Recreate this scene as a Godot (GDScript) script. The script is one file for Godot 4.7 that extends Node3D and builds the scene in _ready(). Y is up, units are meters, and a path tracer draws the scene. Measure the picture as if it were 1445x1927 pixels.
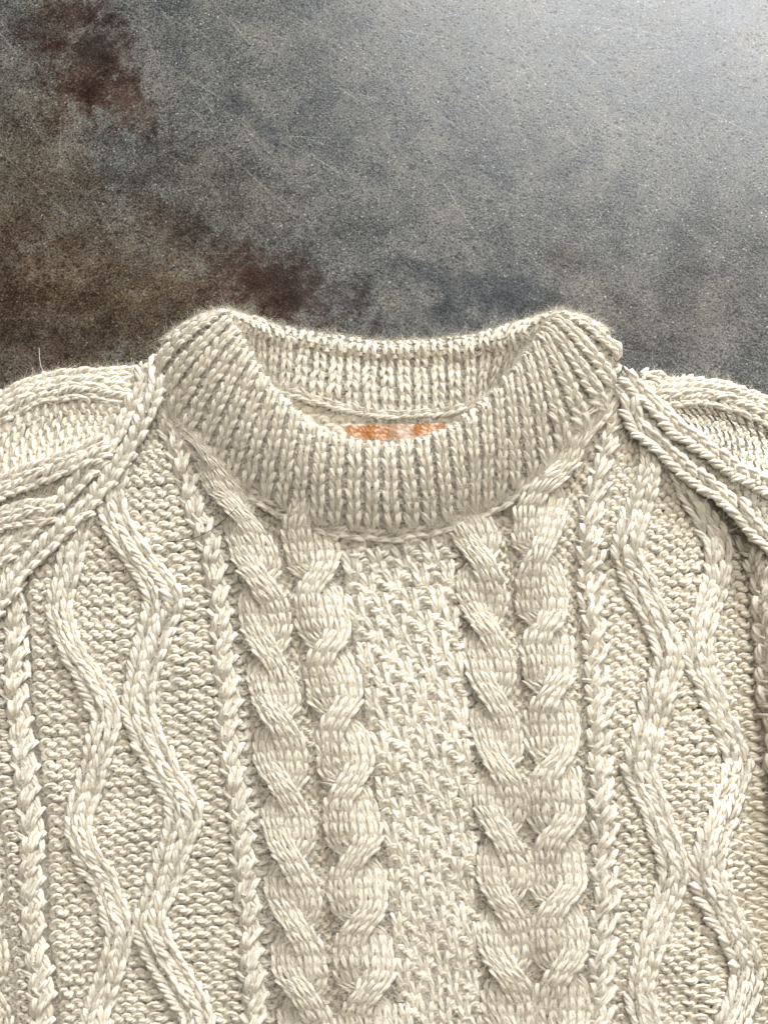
extends Node3D
# A cream cable-knit jumper laid on a stained, polished concrete floor. Metres, y up, the bottom of the photograph is +z.

var rng := RandomNumberGenerator.new()
var wool: StandardMaterial3D
var knit: Array[ArrayMesh] = []
var purl: Array[ArrayMesh] = []
var rib: Array[ArrayMesh] = []
var left_seam: Array[Vector3] = []
var right_seam: Array[Vector3] = []
var neck_area := PackedVector2Array()

# ---------------------------------------------------------------- helpers
func lin(r: float, g: float, b: float) -> Color:
	return Color(r, g, b).linear_to_srgb()

func matte(r: float, g: float, b: float, rough := 0.9) -> StandardMaterial3D:
	var m := StandardMaterial3D.new()
	m.albedo_color = lin(r, g, b)
	m.roughness = rough
	return m

func thing(called: String, label: String, category: String, group := "") -> Node3D:
	var o := Node3D.new()
	o.name = called
	add_child(o, true)
	tag(o, label, category, group)
	return o

func tag(o: Node, label: String, category: String, group := "") -> void:
	o.set_meta("label", label)
	o.set_meta("category", category)
	if group:
		o.set_meta("group", group)

func piece(called: String, mesh: Mesh, m: Material, parent: Node) -> MeshInstance3D:
	var o := MeshInstance3D.new()
	o.name = called
	o.mesh = mesh
	o.material_override = m
	parent.add_child(o, true)
	return o

func curve(p: Array, f: float) -> Vector3:   # Catmull-Rom through p, f counted in points
	var n := p.size()
	var i := clampi(int(floor(f)), 0, n - 2)
	var g := f - i
	var a: Vector3 = p[i]
	var b: Vector3 = p[i + 1]
	var z: Vector3 = p[i - 1] if i > 0 else 2.0 * a - b
	var c: Vector3 = p[i + 2] if i + 2 < n else 2.0 * b - a
	return a + 0.5 * g * (b - z + g * (2.0 * z - 5.0 * a + 4.0 * b - c + g * (3.0 * (a - b) + c - z)))

func ring(p: Array, f: float) -> Vector3:    # the same on a closed ring
	var n := p.size()
	var i := int(floor(f))
	var g := f - i
	var z: Vector3 = p[posmod(i - 1, n)]
	var a: Vector3 = p[posmod(i, n)]
	var b: Vector3 = p[posmod(i + 1, n)]
	var c: Vector3 = p[posmod(i + 2, n)]
	return a + 0.5 * g * (b - z + g * (2.0 * z - 5.0 * a + 4.0 * b - c + g * (3.0 * (a - b) + c - z)))

func even(p: Array, step: float) -> Array:   # points about step apart along a curve
	var fine: Array[Vector3] = []
	var m := (p.size() - 1) * 24
	for i in m + 1:
		fine.append(curve(p, float(i) / 24.0))
	var along: Array[float] = [0.0]
	for i in m:
		along.append(along[i] + fine[i].distance_to(fine[i + 1]))
	var n := maxi(2, roundi(along[m] / step))
	var out: Array[Vector3] = []
	var k := 0
	for i in n + 1:
		var d := along[m] * i / n
		while k < m - 1 and along[k + 1] < d:
			k += 1
		out.append(fine[k].lerp(fine[k + 1], (d - along[k]) / maxf(along[k + 1] - along[k], 1e-9)))
	return out

# ---------------------------------------------------------------- yarn
# One stitch is a loop of three-ply yarn, one unit wide and one row high, with some loose fibres.
func loop_point(q: float, reverse: bool, k: Array) -> Vector3:
	if not reverse:                                   # one leg of the V: q from -1 to -2 or from 1 to 2
		var f := absf(q) - 1.0
		return Vector3(signf(q) * (k[0] + k[2] * pow(clampf(f, 0.0, 1.2), 0.85)), lerpf(-k[1], k[1] * 0.94, f), -0.24 + k[3] * 1.05 * sin(0.84 * PI * pow(clampf(f, 0.0, 1.1), 1.35)))
	return Vector3(q / TAU + k[0] * sin(2.0 * q), k[1] * cos(q), 0.24 * cos(2.0 * q))

func stitch_mesh(number: int, reverse: bool, narrow := false) -> ArrayMesh:
	var r := RandomNumberGenerator.new()
	r.seed = 911 + number * 37 + (5000 if reverse else 0)
	var st := SurfaceTool.new()
	st.begin(Mesh.PRIMITIVE_TRIANGLES)
	var tone := r.randf_range(0.85, 1.0)
	var warm := r.randf_range(0.93, 1.0)
	var tint := Color(tone, tone * lerpf(1.0, warm, 0.4), tone * warm)
	var k := [r.randf_range(0.13, 0.165), r.randf_range(0.74, 0.80)] if reverse else [r.randf_range(0.06, 0.13), r.randf_range(0.72, 0.87), r.randf_range(0.24, 0.34), r.randf_range(0.30, 0.44)]
	if narrow:
		k = [r.randf_range(0.09, 0.14), r.randf_range(0.74, 0.89), r.randf_range(0.18, 0.27), r.randf_range(0.33, 0.44)]
	var runs: Array
	var segs := 8 if reverse else 7
	if reverse:
		runs = [[-0.45 * PI, 0.45 * PI], [0.56 * PI, 1.44 * PI]]
	else:
		runs = [[-1.0, -2.0], [1.0, 2.0]]
	var count := 0
	for run in runs:
		var turn := r.randf() * TAU
		var fat := r.randf_range(0.94, 1.06)
		for ply in 3:
			var lump := r.randf() * TAU
			for i in segs + 1:
				var f := float(i) / segs
				var q: float = lerpf(run[0], run[1], f)
				var p := loop_point(q, reverse, k)
				var ahead: float = signf(run[1] - run[0]) * 0.02
				var t := (loop_point(q + ahead, reverse, k) - loop_point(q - ahead, reverse, k)).normalized()
				var thick := (0.9 if narrow else 1.0) * fat * (1.16 if reverse else 0.8 + 0.32 * sin(PI * f))
				var side := t.cross(Vector3(0, 0, 1)).normalized()
				var up := side.cross(t)
				var a := turn + ply * TAU / 3.0 + f * (4.6 if reverse else 3.6)
				var c := p + (side * cos(a) + up * sin(a)) * 0.105 * thick
				var rad := 0.150 * thick * (1.0 + 0.1 * sin(lump + f * 9.0))
				for s in 5:
					var b := s * TAU / 5.0 + a
					var n := side * cos(b) + up * sin(b)
					st.set_color(tint)
					st.set_normal(n)
					st.set_uv(Vector2(f, s / 5.0))
					st.add_vertex(c + n * rad)
			for i in segs:
				for s in 5:
					var p0 := count + i * 5 + s
					var p1 := count + i * 5 + (s + 1) % 5
					for id in [p0, p1, p0 + 5, p1, p1 + 5, p0 + 5]:
						st.add_index(id)
			count += (segs + 1) * 5
	return st.commit()

# A tuft of loose fibres that stand off one stitch
func tuft_mesh(number: int, fibres: int) -> ArrayMesh:
	var r := RandomNumberGenerator.new()
	r.seed = 4000 + number
	var st := SurfaceTool.new()
	st.begin(Mesh.PRIMITIVE_TRIANGLES)
	for i in fibres:
		var p := Vector3(r.randf_range(-0.5, 0.5), r.randf_range(-0.6, 0.6), r.randf_range(0.1, 0.42))
		var d := Vector3(r.randfn(), r.randfn(), absf(r.randfn()) * 0.35 + 0.08).normalized()
		var bend := Vector3(r.randfn(), r.randfn(), r.randfn() * 0.35) * 0.9
		var curl := Vector3(r.randfn(), r.randfn(), r.randfn() * 0.5) * 0.12
		var length := r.randf_range(0.35, 0.8) if i % 4 else r.randf_range(0.7, 1.5)
		var side := d.cross(Vector3(r.randfn(), r.randfn(), r.randfn())).normalized()
		var wide := r.randf_range(0.0055, 0.0095)
		for j in 6:
			var f := j / 5.0
			var c := p + (d * f + bend * f * f * 0.5 + curl * sin(f * 6.0)) * length
			for e in [-1.0, 1.0]:
				st.set_color(Color(1, 0.99, 0.97))
				st.set_normal(d.cross(side))
				st.set_uv(Vector2(f, e))
				st.add_vertex(c + side * e * wide * (1.0 - 0.6 * f))
			if j < 5:
				var q := (i * 6 + j) * 2
				for id in [q, q + 1, q + 2, q + 1, q + 3, q + 2]:
					st.add_index(id)
	return st.commit()

var fuzz: Array[Transform3D] = []

func fuzz_over(parent: Node, number: int) -> void:
	var mm := MultiMesh.new()
	mm.transform_format = MultiMesh.TRANSFORM_3D
	mm.mesh = tuft_mesh(number, 56)
	mm.instance_count = fuzz.size()
	for i in fuzz.size():
		mm.set_instance_transform(i, fuzz[i])
	var all := MultiMeshInstance3D.new()
	all.name = "wool_fuzz"
	all.multimesh = mm
	all.material_override = wool
	all.set_meta("kind", "stuff")
	parent.add_child(all, true)
	fuzz.clear()

class Cloth:
	var st := SurfaceTool.new()
	var n := 0
	var many := false                   # past counting: copies of one stitch instead of one joined mesh
	var where: Array[Transform3D] = []
	func _init(copies := false) -> void:
		many = copies
		st.begin(Mesh.PRIMITIVE_TRIANGLES)

func put(c: Cloth, o: Vector3, x: Vector3, y: Vector3, z: Vector3, reverse := false, narrow := false, calm := 1.0) -> void:
	var w := x.length()
	var loose := (0.55 if reverse else 1.0) * calm
	var turn := Basis(z.normalized(), rng.randfn(0.0, 0.1) * loose) * Basis(x.normalized(), rng.randfn(0.0, 0.08) * loose)
	var b := Basis(x, y, z)
	b = turn * b
	b = b.scaled_local(Vector3(rng.randf_range(0.91, 1.07), rng.randf_range(0.93, 1.08), rng.randf_range(0.9, 1.15)))
	o += Vector3(rng.randfn(), rng.randfn(), rng.randfn()) * 0.04 * w * loose
	var even_x := x.normalized() * 0.0062
	var even_y := z.cross(x).normalized() * 0.0062
	fuzz.append(Transform3D(Basis(even_x, even_y, z) * Basis(Vector3(0, 0, 1), rng.randf() * TAU), o))
	if c.many:
		c.where.append(Transform3D(b, o))
		c.n += 1
		return
	var set_of := purl if reverse else rib if narrow else knit
	c.st.append_from(set_of[rng.randi() % set_of.size()], 0, Transform3D(b, o))
	c.n += 1

func finish(called: String, c: Cloth, parent: Node, kind := "") -> MeshInstance3D:
	if c.n == 0:
		return null
	stitches += c.n
	if c.many:
		var mm := MultiMesh.new()
		mm.transform_format = MultiMesh.TRANSFORM_3D
		mm.mesh = purl[rng.randi() % purl.size()]
		mm.instance_count = c.n
		for i in c.n:
			mm.set_instance_transform(i, c.where[i])
		var all := MultiMeshInstance3D.new()
		all.name = called
		all.multimesh = mm
		all.material_override = wool
		all.set_meta("kind", "stuff")
		parent.add_child(all, true)
		return null
	var o := piece(called, c.st.commit(), wool, parent)
	if kind:
		o.set_meta("kind", kind)
	return o

var stitches := 0
const DEPTH := 0.0056   # how far one unit of a stitch stands off the cloth

func chain(c: Cloth, path: Array, wide: float, ups: Array, back := false) -> void:   # one column of knit stitches along a path
	for i in path.size() - 1:
		var a: Vector3 = path[i]
		var b: Vector3 = path[i + 1]
		var y := a - b
		if back:
			y = -y
		var up: Vector3 = ups[mini(i, ups.size() - 1)]
		var x := y.cross(up).normalized() * wide
		put(c, (a + b) * 0.5, x, y, x.cross(y).normalized() * DEPTH)

func band_of_chains(c: Cloth, line: Array, wales: int, wide: float, rise: float, step := 0.0056, back := false) -> void:
	var path := even(line, step)
	for k in wales:
		var off := k - (wales - 1) * 0.5
		var moved: Array[Vector3] = []
		var ups: Array[Vector3] = []
		for i in path.size():
			var t: Vector3 = (path[mini(i + 1, path.size() - 1)] - path[maxi(i - 1, 0)]).normalized()
			var side := t.cross(Vector3.UP).normalized()
			var tall := rise * (1.0 - pow(absf(off) / (wales * 0.62), 2.0))
			moved.append(path[i] + side * off * wide + Vector3.UP * tall)
			ups.append((Vector3.UP + side * off * 0.9 / wales).normalized())
		chain(c, moved, wide * 1.08, ups, back)

# ---------------------------------------------------------------- the front of the body
# H: height of the cloth over the floor in mm; lines: the middles of the pattern columns, every five rows from row -5.
const HX := [-0.26, -0.16, -0.10, -0.045, 0.0, 0.05, 0.10, 0.150, 0.178, 0.205]
const HZ := [-0.10, -0.03, 0.05, 0.13, 0.21, 0.30]
const HT := [
	[10, 18, 20, 20, 20, 20, 20, 20, 12, 8],
	[16, 21, 21, 19, 18.5, 19, 21, 20, 18, 20],
	[18, 20, 18, 17.5, 17, 17.5, 19, 17, 7, 36],
	[18, 19, 16, 21, 22, 22, 21, 18, 3, 52],
	[18, 19, 16, 21, 22, 22, 21, 18, 2, 56],
	[17, 18, 16, 20, 21, 21, 20, 18, 2, 56]]

func cubic(a: float, b: float, c: float, d: float, f: float) -> float:
	return b + 0.5 * f * (c - a + f * (2.0 * a - 5.0 * b + 4.0 * c - d + f * (3.0 * (b - c) + d - a)))

func height(x: float, z: float) -> float:
	var i := 0
	while i < 8 and x > HX[i + 1]:
		i += 1
	var f := clampf((x - HX[i]) / (HX[i + 1] - HX[i]), 0.0, 1.0)
	var j := 0
	while j < 4 and z > HZ[j + 1]:
		j += 1
	var g := clampf((z - HZ[j]) / (HZ[j + 1] - HZ[j]), 0.0, 1.0)
	var v := [0.0, 0.0, 0.0, 0.0]
	for k in 4:
		var row: Array = HT[clampi(j - 1 + k, 0, 5)]
		v[k] = cubic(row[maxi(i - 1, 0)], row[i], row[i + 1], row[mini(i + 2, 9)], f)
	return cubic(v[0], v[1], v[2], v[3], g) * 0.001

var lines := {
	"E": [Vector2(-0.2298, -0.0825), Vector2(-0.2245, -0.0473), Vector2(-0.2199, -0.0143), Vector2(-0.2158, 0.0170), Vector2(-0.2120, 0.0472), Vector2(-0.2080, 0.0762), Vector2(-0.2024, 0.1042), Vector2(-0.1967, 0.1313), Vector2(-0.1911, 0.1576), Vector2(-0.1860, 0.1832), Vector2(-0.1815, 0.2080), Vector2(-0.1779, 0.2322), Vector2(-0.1745, 0.2557), Vector2(-0.1711, 0.2786), Vector2(-0.1678, 0.3009)],
	"cord1": [Vector2(-0.1328, -0.0892), Vector2(-0.1490, -0.0532), Vector2(-0.1647, -0.0188), Vector2(-0.1776, 0.0137), Vector2(-0.1810, 0.0443), Vector2(-0.1776, 0.0734), Vector2(-0.1747, 0.1016), Vector2(-0.1686, 0.1286), Vector2(-0.1631, 0.1549), Vector2(-0.1599, 0.1807), Vector2(-0.1568, 0.2057), Vector2(-0.1528, 0.2299), Vector2(-0.1491, 0.2534), Vector2(-0.1459, 0.2764), Vector2(-0.1432, 0.2966)],
	"diamond1": [Vector2(-0.1271, -0.0898), Vector2(-0.1343, -0.0546), Vector2(-0.1412, -0.0211), Vector2(-0.1443, 0.0105), Vector2(-0.1404, 0.0402), Vector2(-0.1353, 0.0689), Vector2(-0.1285, 0.0966), Vector2(-0.1233, 0.1237), Vector2(-0.1199, 0.1503), Vector2(-0.1165, 0.1762), Vector2(-0.1131, 0.2014), Vector2(-0.1100, 0.2258), Vector2(-0.1071, 0.2496), Vector2(-0.1048, 0.2727), Vector2(-0.1028, 0.2930)],
	"cord2": [Vector2(-0.1201, -0.0905), Vector2(-0.1144, -0.0567), Vector2(-0.1060, -0.0250), Vector2(-0.0955, 0.0050), Vector2(-0.0855, 0.0340), Vector2(-0.0789, 0.0628), Vector2(-0.0758, 0.0913), Vector2(-0.0727, 0.1191), Vector2(-0.0693, 0.1459), Vector2(-0.0649, 0.1719), Vector2(-0.0615, 0.1970), Vector2(-0.0588, 0.2215), Vector2(-0.0567, 0.2452), Vector2(-0.0551, 0.2684), Vector2(-0.0535, 0.2909)],
	"A": [Vector2(-0.1231, -0.0902), Vector2(-0.1095, -0.0573), Vector2(-0.0944, -0.0263), Vector2(-0.0763, 0.0028), Vector2(-0.0644, 0.0317), Vector2(-0.0583, 0.0608), Vector2(-0.0541, 0.0896), Vector2(-0.0497, 0.1174), Vector2(-0.0460, 0.1442), Vector2(-0.0433, 0.1702), Vector2(-0.0408, 0.1953), Vector2(-0.0380, 0.2197), Vector2(-0.0345, 0.2433), Vector2(-0.0322, 0.2664), Vector2(-0.0301, 0.2888)],
	"B": [Vector2(-0.0554, -0.0866), Vector2(-0.0520, -0.0640), Vector2(-0.0471, -0.0321), Vector2(-0.0424, -0.0012), Vector2(-0.0357, 0.0286), Vector2(-0.0308, 0.0580), Vector2(-0.0259, 0.0869), Vector2(-0.0213, 0.1149), Vector2(-0.0175, 0.1417), Vector2(-0.0137, 0.1675), Vector2(-0.0116, 0.1927), Vector2(-0.0093, 0.2171), Vector2(-0.0073, 0.2409), Vector2(-0.0057, 0.2640), Vector2(-0.0041, 0.2865)],
	"C": [Vector2(0.0104, -0.0774), Vector2(0.0130, -0.0700), Vector2(0.0238, -0.0396), Vector2(0.0346, -0.0091), Vector2(0.0445, 0.0205), Vector2(0.0480, 0.0501), Vector2(0.0495, 0.0794), Vector2(0.0514, 0.1078), Vector2(0.0530, 0.1350), Vector2(0.0538, 0.1612), Vector2(0.0536, 0.1867), Vector2(0.0537, 0.2114), Vector2(0.0549, 0.2353), Vector2(0.0562, 0.2585), Vector2(0.0572, 0.2812)],
	"D": [Vector2(0.1443, -0.1179), Vector2(0.1254, -0.0825), Vector2(0.1060, -0.0472), Vector2(0.0856, -0.0135), Vector2(0.0767, 0.0178), Vector2(0.0769, 0.0476), Vector2(0.0784, 0.0767), Vector2(0.0792, 0.1050), Vector2(0.0789, 0.1324), Vector2(0.0785, 0.1588), Vector2(0.0781, 0.1844), Vector2(0.0777, 0.2092), Vector2(0.0774, 0.2333), Vector2(0.0770, 0.2567), Vector2(0.0766, 0.2783)],
	"cord3": [Vector2(0.1368, -0.1173), Vector2(0.1285, -0.0828), Vector2(0.1201, -0.0487), Vector2(0.1101, -0.0158), Vector2(0.1029, 0.0154), Vector2(0.1014, 0.0453), Vector2(0.1015, 0.0744), Vector2(0.1012, 0.1028), Vector2(0.1009, 0.1302), Vector2(0.1005, 0.1566), Vector2(0.0998, 0.1823), Vector2(0.0982, 0.2073), Vector2(0.0961, 0.2316), Vector2(0.0940, 0.2552), Vector2(0.0923, 0.2781)],
	"diamond2": [Vector2(0.1183, -0.1089), Vector2(0.1249, -0.0825), Vector2(0.1330, -0.0502), Vector2(0.1403, -0.0192), Vector2(0.1441, 0.0109), Vector2(0.1450, 0.0405), Vector2(0.1440, 0.0698), Vector2(0.1430, 0.0983), Vector2(0.1424, 0.1258), Vector2(0.1407, 0.1526), Vector2(0.1383, 0.1785), Vector2(0.1350, 0.2038), Vector2(0.1314, 0.2283), Vector2(0.1286, 0.2521), Vector2(0.1259, 0.2752)],
	"cord4": [Vector2(0.1089, -0.1152), Vector2(0.1265, -0.0826), Vector2(0.1437, -0.0514), Vector2(0.1607, -0.0219), Vector2(0.1773, 0.0056), Vector2(0.1863, 0.0353), Vector2(0.1873, 0.0648), Vector2(0.1873, 0.0934), Vector2(0.1872, 0.1211), Vector2(0.1872, 0.1478), Vector2(0.1868, 0.1736), Vector2(0.1863, 0.1987), Vector2(0.1856, 0.2232), Vector2(0.1850, 0.2470), Vector2(0.1844, 0.2703)],
}
# edges of the pattern columns: stitch number, line, offset in metres, narrowing near the neck
var edges := [
	[0.0, "E", -0.0135, 0], [6.0, "E", 0.0135, 0], [7.0, "cord1", -0.0070, 0], [9.0, "cord1", 0.0070, 0], [15.5, "diamond1", 0.0, 0],
	[22.0, "cord2", -0.0070, 0], [24.0, "cord2", 0.0070, 0], [25.0, "A", -0.0132, 1], [31.0, "A", 0.0132, 1], [32.0, "B", -0.0142, 0], [38.0, "B", 0.0142, 0],
	[46.0, "C", -0.0132, 0], [52.0, "C", 0.0132, 0], [53.0, "D", -0.0138, 1], [59.0, "D", 0.0138, 1], [60.0, "cord3", -0.0070, 1], [62.0, "cord3", 0.0070, 1],
	[67.5, "diamond2", 0.0, 0], [73.0, "cord4", -0.0070, 0], [75.0, "cord4", 0.0070, 0], [80.0, "cord4", 0.040, 0],
]

var waves := FastNoiseLite.new()

func along(which: String, t: float) -> Vector2:
	var p: Array = lines[which]
	var f := (t + 5.0) / 5.0
	var i := clampi(int(floor(f)), 0, p.size() - 2)
	var g := f - i
	var b: Vector2 = p[i]
	var c: Vector2 = p[i + 1]
	var a: Vector2 = p[i - 1] if i > 0 else 2.0 * b - c
	var d: Vector2 = p[i + 2] if i + 2 < p.size() else 2.0 * c - b
	return b + 0.5 * g * (c - a + g * (2.0 * a - 5.0 * b + 4.0 * c - d + g * (3.0 * (b - c) + d - a)))

func edge(k: int, t: float) -> Vector2:
	var e: Array = edges[k]
	var p := along(e[1], t)
	var shrink := 1.0 if e[3] == 0 else lerpf(0.62, 1.0, smoothstep(5.0, 14.0, t))
	p.x += e[2] * shrink
	return p

func body(s: float, t: float, h := 0.0) -> Vector3:
	var k := 0
	while k < edges.size() - 2 and s > edges[k + 1][0]:
		k += 1
	var f: float = (s - edges[k][0]) / (edges[k + 1][0] - edges[k][0])
	var p := edge(k, t).lerp(edge(k + 1, t), f)
	p += Vector2(waves.get_noise_2d(p.x, p.y), waves.get_noise_2d(p.x + 9.0, p.y)) * 0.0016
	return Vector3(p.x, maxf(height(p.x, p.y) + h * 0.001 + waves.get_noise_2d(p.x, p.y + 5.0) * 0.0022, 0.0006), p.y)

func seam_x(seam: Array, z: float) -> float:
	for i in seam.size() - 1:
		var a: Vector3 = seam[i]
		var b: Vector3 = seam[i + 1]
		if z <= b.z:
			return a.x + (b.x - a.x) * (z - a.z) / (b.z - a.z)
	var a: Vector3 = seam[seam.size() - 2]
	var b: Vector3 = seam[seam.size() - 1]
	return a.x + (b.x - a.x) * (z - a.z) / (b.z - a.z)

func on_body(p: Vector3, slack := 0.003) -> bool:
	if p.z < left_seam[0].z or p.z > 0.262:
		return false
	if p.x < seam_x(left_seam, p.z) - slack or p.x > seam_x(right_seam, p.z) + slack:
		return false
	return not Geometry2D.is_point_in_polygon(Vector2(p.x, p.z), neck_area)

func body_stitch(c: Cloth, s0: Vector3, s1: Vector3, wide: float, reverse := false, calm := 1.0) -> void:
	# s0, s1: (stitch, row, height in mm) at the upper and lower end; z of a third value is the tilt across
	var a := body(s0.x, s0.y, s0.z)
	var b := body(s1.x, s1.y, s1.z)
	var o := (a + b) * 0.5
	if not on_body(o):
		return
	var sm := (s0.x + s1.x) * 0.5
	var tm := (s0.y + s1.y) * 0.5
	var across := body(sm + 0.5, tm) - body(sm - 0.5, tm)
	var y := a - b
	var x := across - y * (across.dot(y) / y.length_squared()) * 0.85
	x *= wide
	put(c, o, x, y, x.cross(y).normalized() * DEPTH, reverse, false, calm)

func tilted_stitch(c: Cloth, s0: Vector3, s1: Vector3, wide: float, tilt: float, narrow := false) -> void:
	var a := body(s0.x, s0.y, s0.z)
	var b := body(s1.x, s1.y, s1.z)
	var o := (a + b) * 0.5
	if not on_body(o):
		return
	var sm := (s0.x + s1.x) * 0.5
	var tm := (s0.y + s1.y) * 0.5
	var across := body(sm + 0.5, tm, tilt * 0.5) - body(sm - 0.5, tm, -tilt * 0.5)
	var y := a - b
	var x := across - y * (across.dot(y) / y.length_squared()) * 0.9
	x *= wide
	put(c, o, x, y, x.cross(y).normalized() * DEPTH, false, narrow)

func purl_ground(called: String, s0: int, s1: int, parent: Node, low := 0.0) -> void:
	var c := Cloth.new(true)
	for t in range(-2, 68):
		for s in range(s0, s1):
			body_stitch(c, Vector3(s + 0.5, t - 0.5, low), Vector3(s + 0.5, t + 0.5, low), 1.0, true)
	finish(called, c, parent, "stuff")

# A rope of two strands of n columns each that change places every «every» rows; lean +1: the upper strand runs down to the right
func cable(called: String, s0: float, n: int, every: float, first: float, reach: float, lean: int, tall: float, over: float, parent: Node) -> void:
	var c := Cloth.new()
	var full := n * 2.0
	for g in 2:
		for j in n:
			for r in range(-4, 68):
				var ends: Array[Vector3] = []
				var tilt := 0.0
				for e in [-0.5, 0.5]:
					var t: float = r + e
					var turns := (t - first) / every
					var k := roundi(turns)
					var d := (turns - k) * every
					var before := float(posmod(k + g, 2))          # 0: on the left above crossing k
					var front := (before == 0.0) == (lean > 0)
					var span := reach if front else reach * 0.6
					var slot := lerpf(before, 1.0 - before, smoothstep(-span, span, d))
					var near := 0.5 + 0.5 * cos(clampf(d / every * 2.0, -1.0, 1.0) * PI)
					var off := j - (n - 1) * 0.5
					var x := (slot - 0.5) * n * 0.90 + off * (0.90 if n > 1 else 0.0)
					var q := off / (n * 0.60)
					var whole := x / (full * 0.56)
					var h := tall * sqrt(maxf(1.0 - whole * whole, 0.03)) - (2.2 if n > 1 else 0.6) + over * near * (1.0 if front else -1.25)
					h += 1.5 * (sqrt(maxf(1.0 - q * q, 0.0)) - 0.5) * (1.0 if n > 1 else 0.0)
					tilt = -tall * whole / (full * 0.56) / sqrt(maxf(1.0 - whole * whole, 0.1)) * 0.55
					if n > 1:
						tilt -= 1.5 * q / (n * 0.60) / sqrt(maxf(1.0 - q * q, 0.2))
					ends.append(Vector3(s0 + full * 0.5 + x, t, h))
				tilted_stitch(c, ends[0], ends[1], 1.13 if n > 1 else 1.06, tilt, n > 1)
	finish(called, c, parent)

func diamonds(called: String, mid: float, reach: float, first: float, every: float, parent: Node) -> void:
	var c := Cloth.new()
	for side in [-1.0, 1.0]:
		for j in 2:
			for r in range(-2, 68):
				var ends: Array[Vector3] = []
				for e in [-0.5, 0.5]:
					var t: float = r + e
					var d := (t - first) / every
					d = absf(d - roundf(d)) * 2.0                        # 0 at a crossing, 1 at the widest
					var open := d * 1.12 - 0.08
					open = 0.5 * (open + sqrt(open * open + 0.012))          # rounded below
					open = minf(open, 1.0) - 0.05 * exp(-pow((d - 1.0) / 0.13, 2.0))
					var x: float = side * (1.02 + open * (reach - 1.02)) + (j - 0.5) * 1.12
					ends.append(Vector3(mid + x, t, 4.0))
				tilted_stitch(c, ends[0], ends[1], 1.26, (0.5 - j) * 2.6)
	finish(called, c, parent)

func moss(called: String, s0: int, s1: int, parent: Node) -> void:
	var c := Cloth.new()
	for t in range(10, 68):
		for s in range(s0, s1):
			var up := posmod(s + int(floor((t + 200) / 2.0)), 2) == 0
			var h := 2.3 if up else 1.5
			body_stitch(c, Vector3(s + 0.5, t - 0.53, h), Vector3(s + 0.5, t + 0.53, h), 1.22 if up else 1.3, not up, 0.5)
	finish(called, c, parent, "stuff")

func sheet(called: String, at: Callable, us: Array, vs: Array, keep: Callable, parent: Node) -> MeshInstance3D:
	var st := SurfaceTool.new()
	st.begin(Mesh.PRIMITIVE_TRIANGLES)
	for i in us.size() - 1:
		for j in vs.size() - 1:
			var p: Array[Vector3] = [at.call(us[i], vs[j]), at.call(us[i + 1], vs[j]), at.call(us[i + 1], vs[j + 1]), at.call(us[i], vs[j + 1])]
			if not keep.call((p[0] + p[2]) * 0.5):
				continue
			for k in [0, 1, 2, 0, 2, 3]:
				st.set_color(Color(0.93, 0.9, 0.86))
				st.add_vertex(p[k])
	st.generate_normals()
	return piece(called, st.commit(), wool, parent)

func steps(a: float, b: float, n: int) -> Array:
	var out := []
	for i in n + 1:
		out.append(lerpf(a, b, float(i) / n))
	return out

# ---------------------------------------------------------------- the neckband
var crest := [Vector3(-0.0060, 0.0370, -0.0209), Vector3(-0.0325, 0.0380, -0.0281), Vector3(-0.0542, 0.0400, -0.0478), Vector3(-0.0682, 0.0420, -0.0679), Vector3(-0.0767, 0.0430, -0.0827), Vector3(-0.0822, 0.0420, -0.0926), Vector3(-0.0778, 0.0370, -0.0955), Vector3(-0.0680, 0.0290, -0.0937), Vector3(-0.0458, 0.0180, -0.0929), Vector3(-0.0007, 0.0140, -0.0874), Vector3(0.0443, 0.0180, -0.0871), Vector3(0.0729, 0.0290, -0.0896), Vector3(0.0847, 0.0370, -0.0939), Vector3(0.0901, 0.0420, -0.0926), Vector3(0.0836, 0.0430, -0.0839), Vector3(0.0750, 0.0420, -0.0715), Vector3(0.0555, 0.0400, -0.0469), Vector3(0.0339, 0.0380, -0.0298), Vector3(0.0139, 0.0370, -0.0227)]
var outer := [Vector3(-0.0059, 0.0260, 0.0186), Vector3(-0.0350, 0.0260, 0.0141), Vector3(-0.0659, 0.0260, -0.0026), Vector3(-0.0906, 0.0280, -0.0227), Vector3(-0.1078, 0.0290, -0.0440), Vector3(-0.1159, 0.0300, -0.0688), Vector3(-0.1151, 0.0240, -0.0877), Vector3(-0.0919, 0.0140, -0.1045), Vector3(-0.0467, 0.0040, -0.0987), Vector3(-0.0007, 0.0030, -0.0944), Vector3(0.0453, 0.0040, -0.0971), Vector3(0.0962, 0.0140, -0.1061), Vector3(0.1195, 0.0240, -0.0908), Vector3(0.1208, 0.0300, -0.0688), Vector3(0.1105, 0.0290, -0.0455), Vector3(0.0857, 0.0280, -0.0203), Vector3(0.0564, 0.0260, 0.0026), Vector3(0.0377, 0.0260, 0.0112), Vector3(0.0178, 0.0260, 0.0175)]
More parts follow.
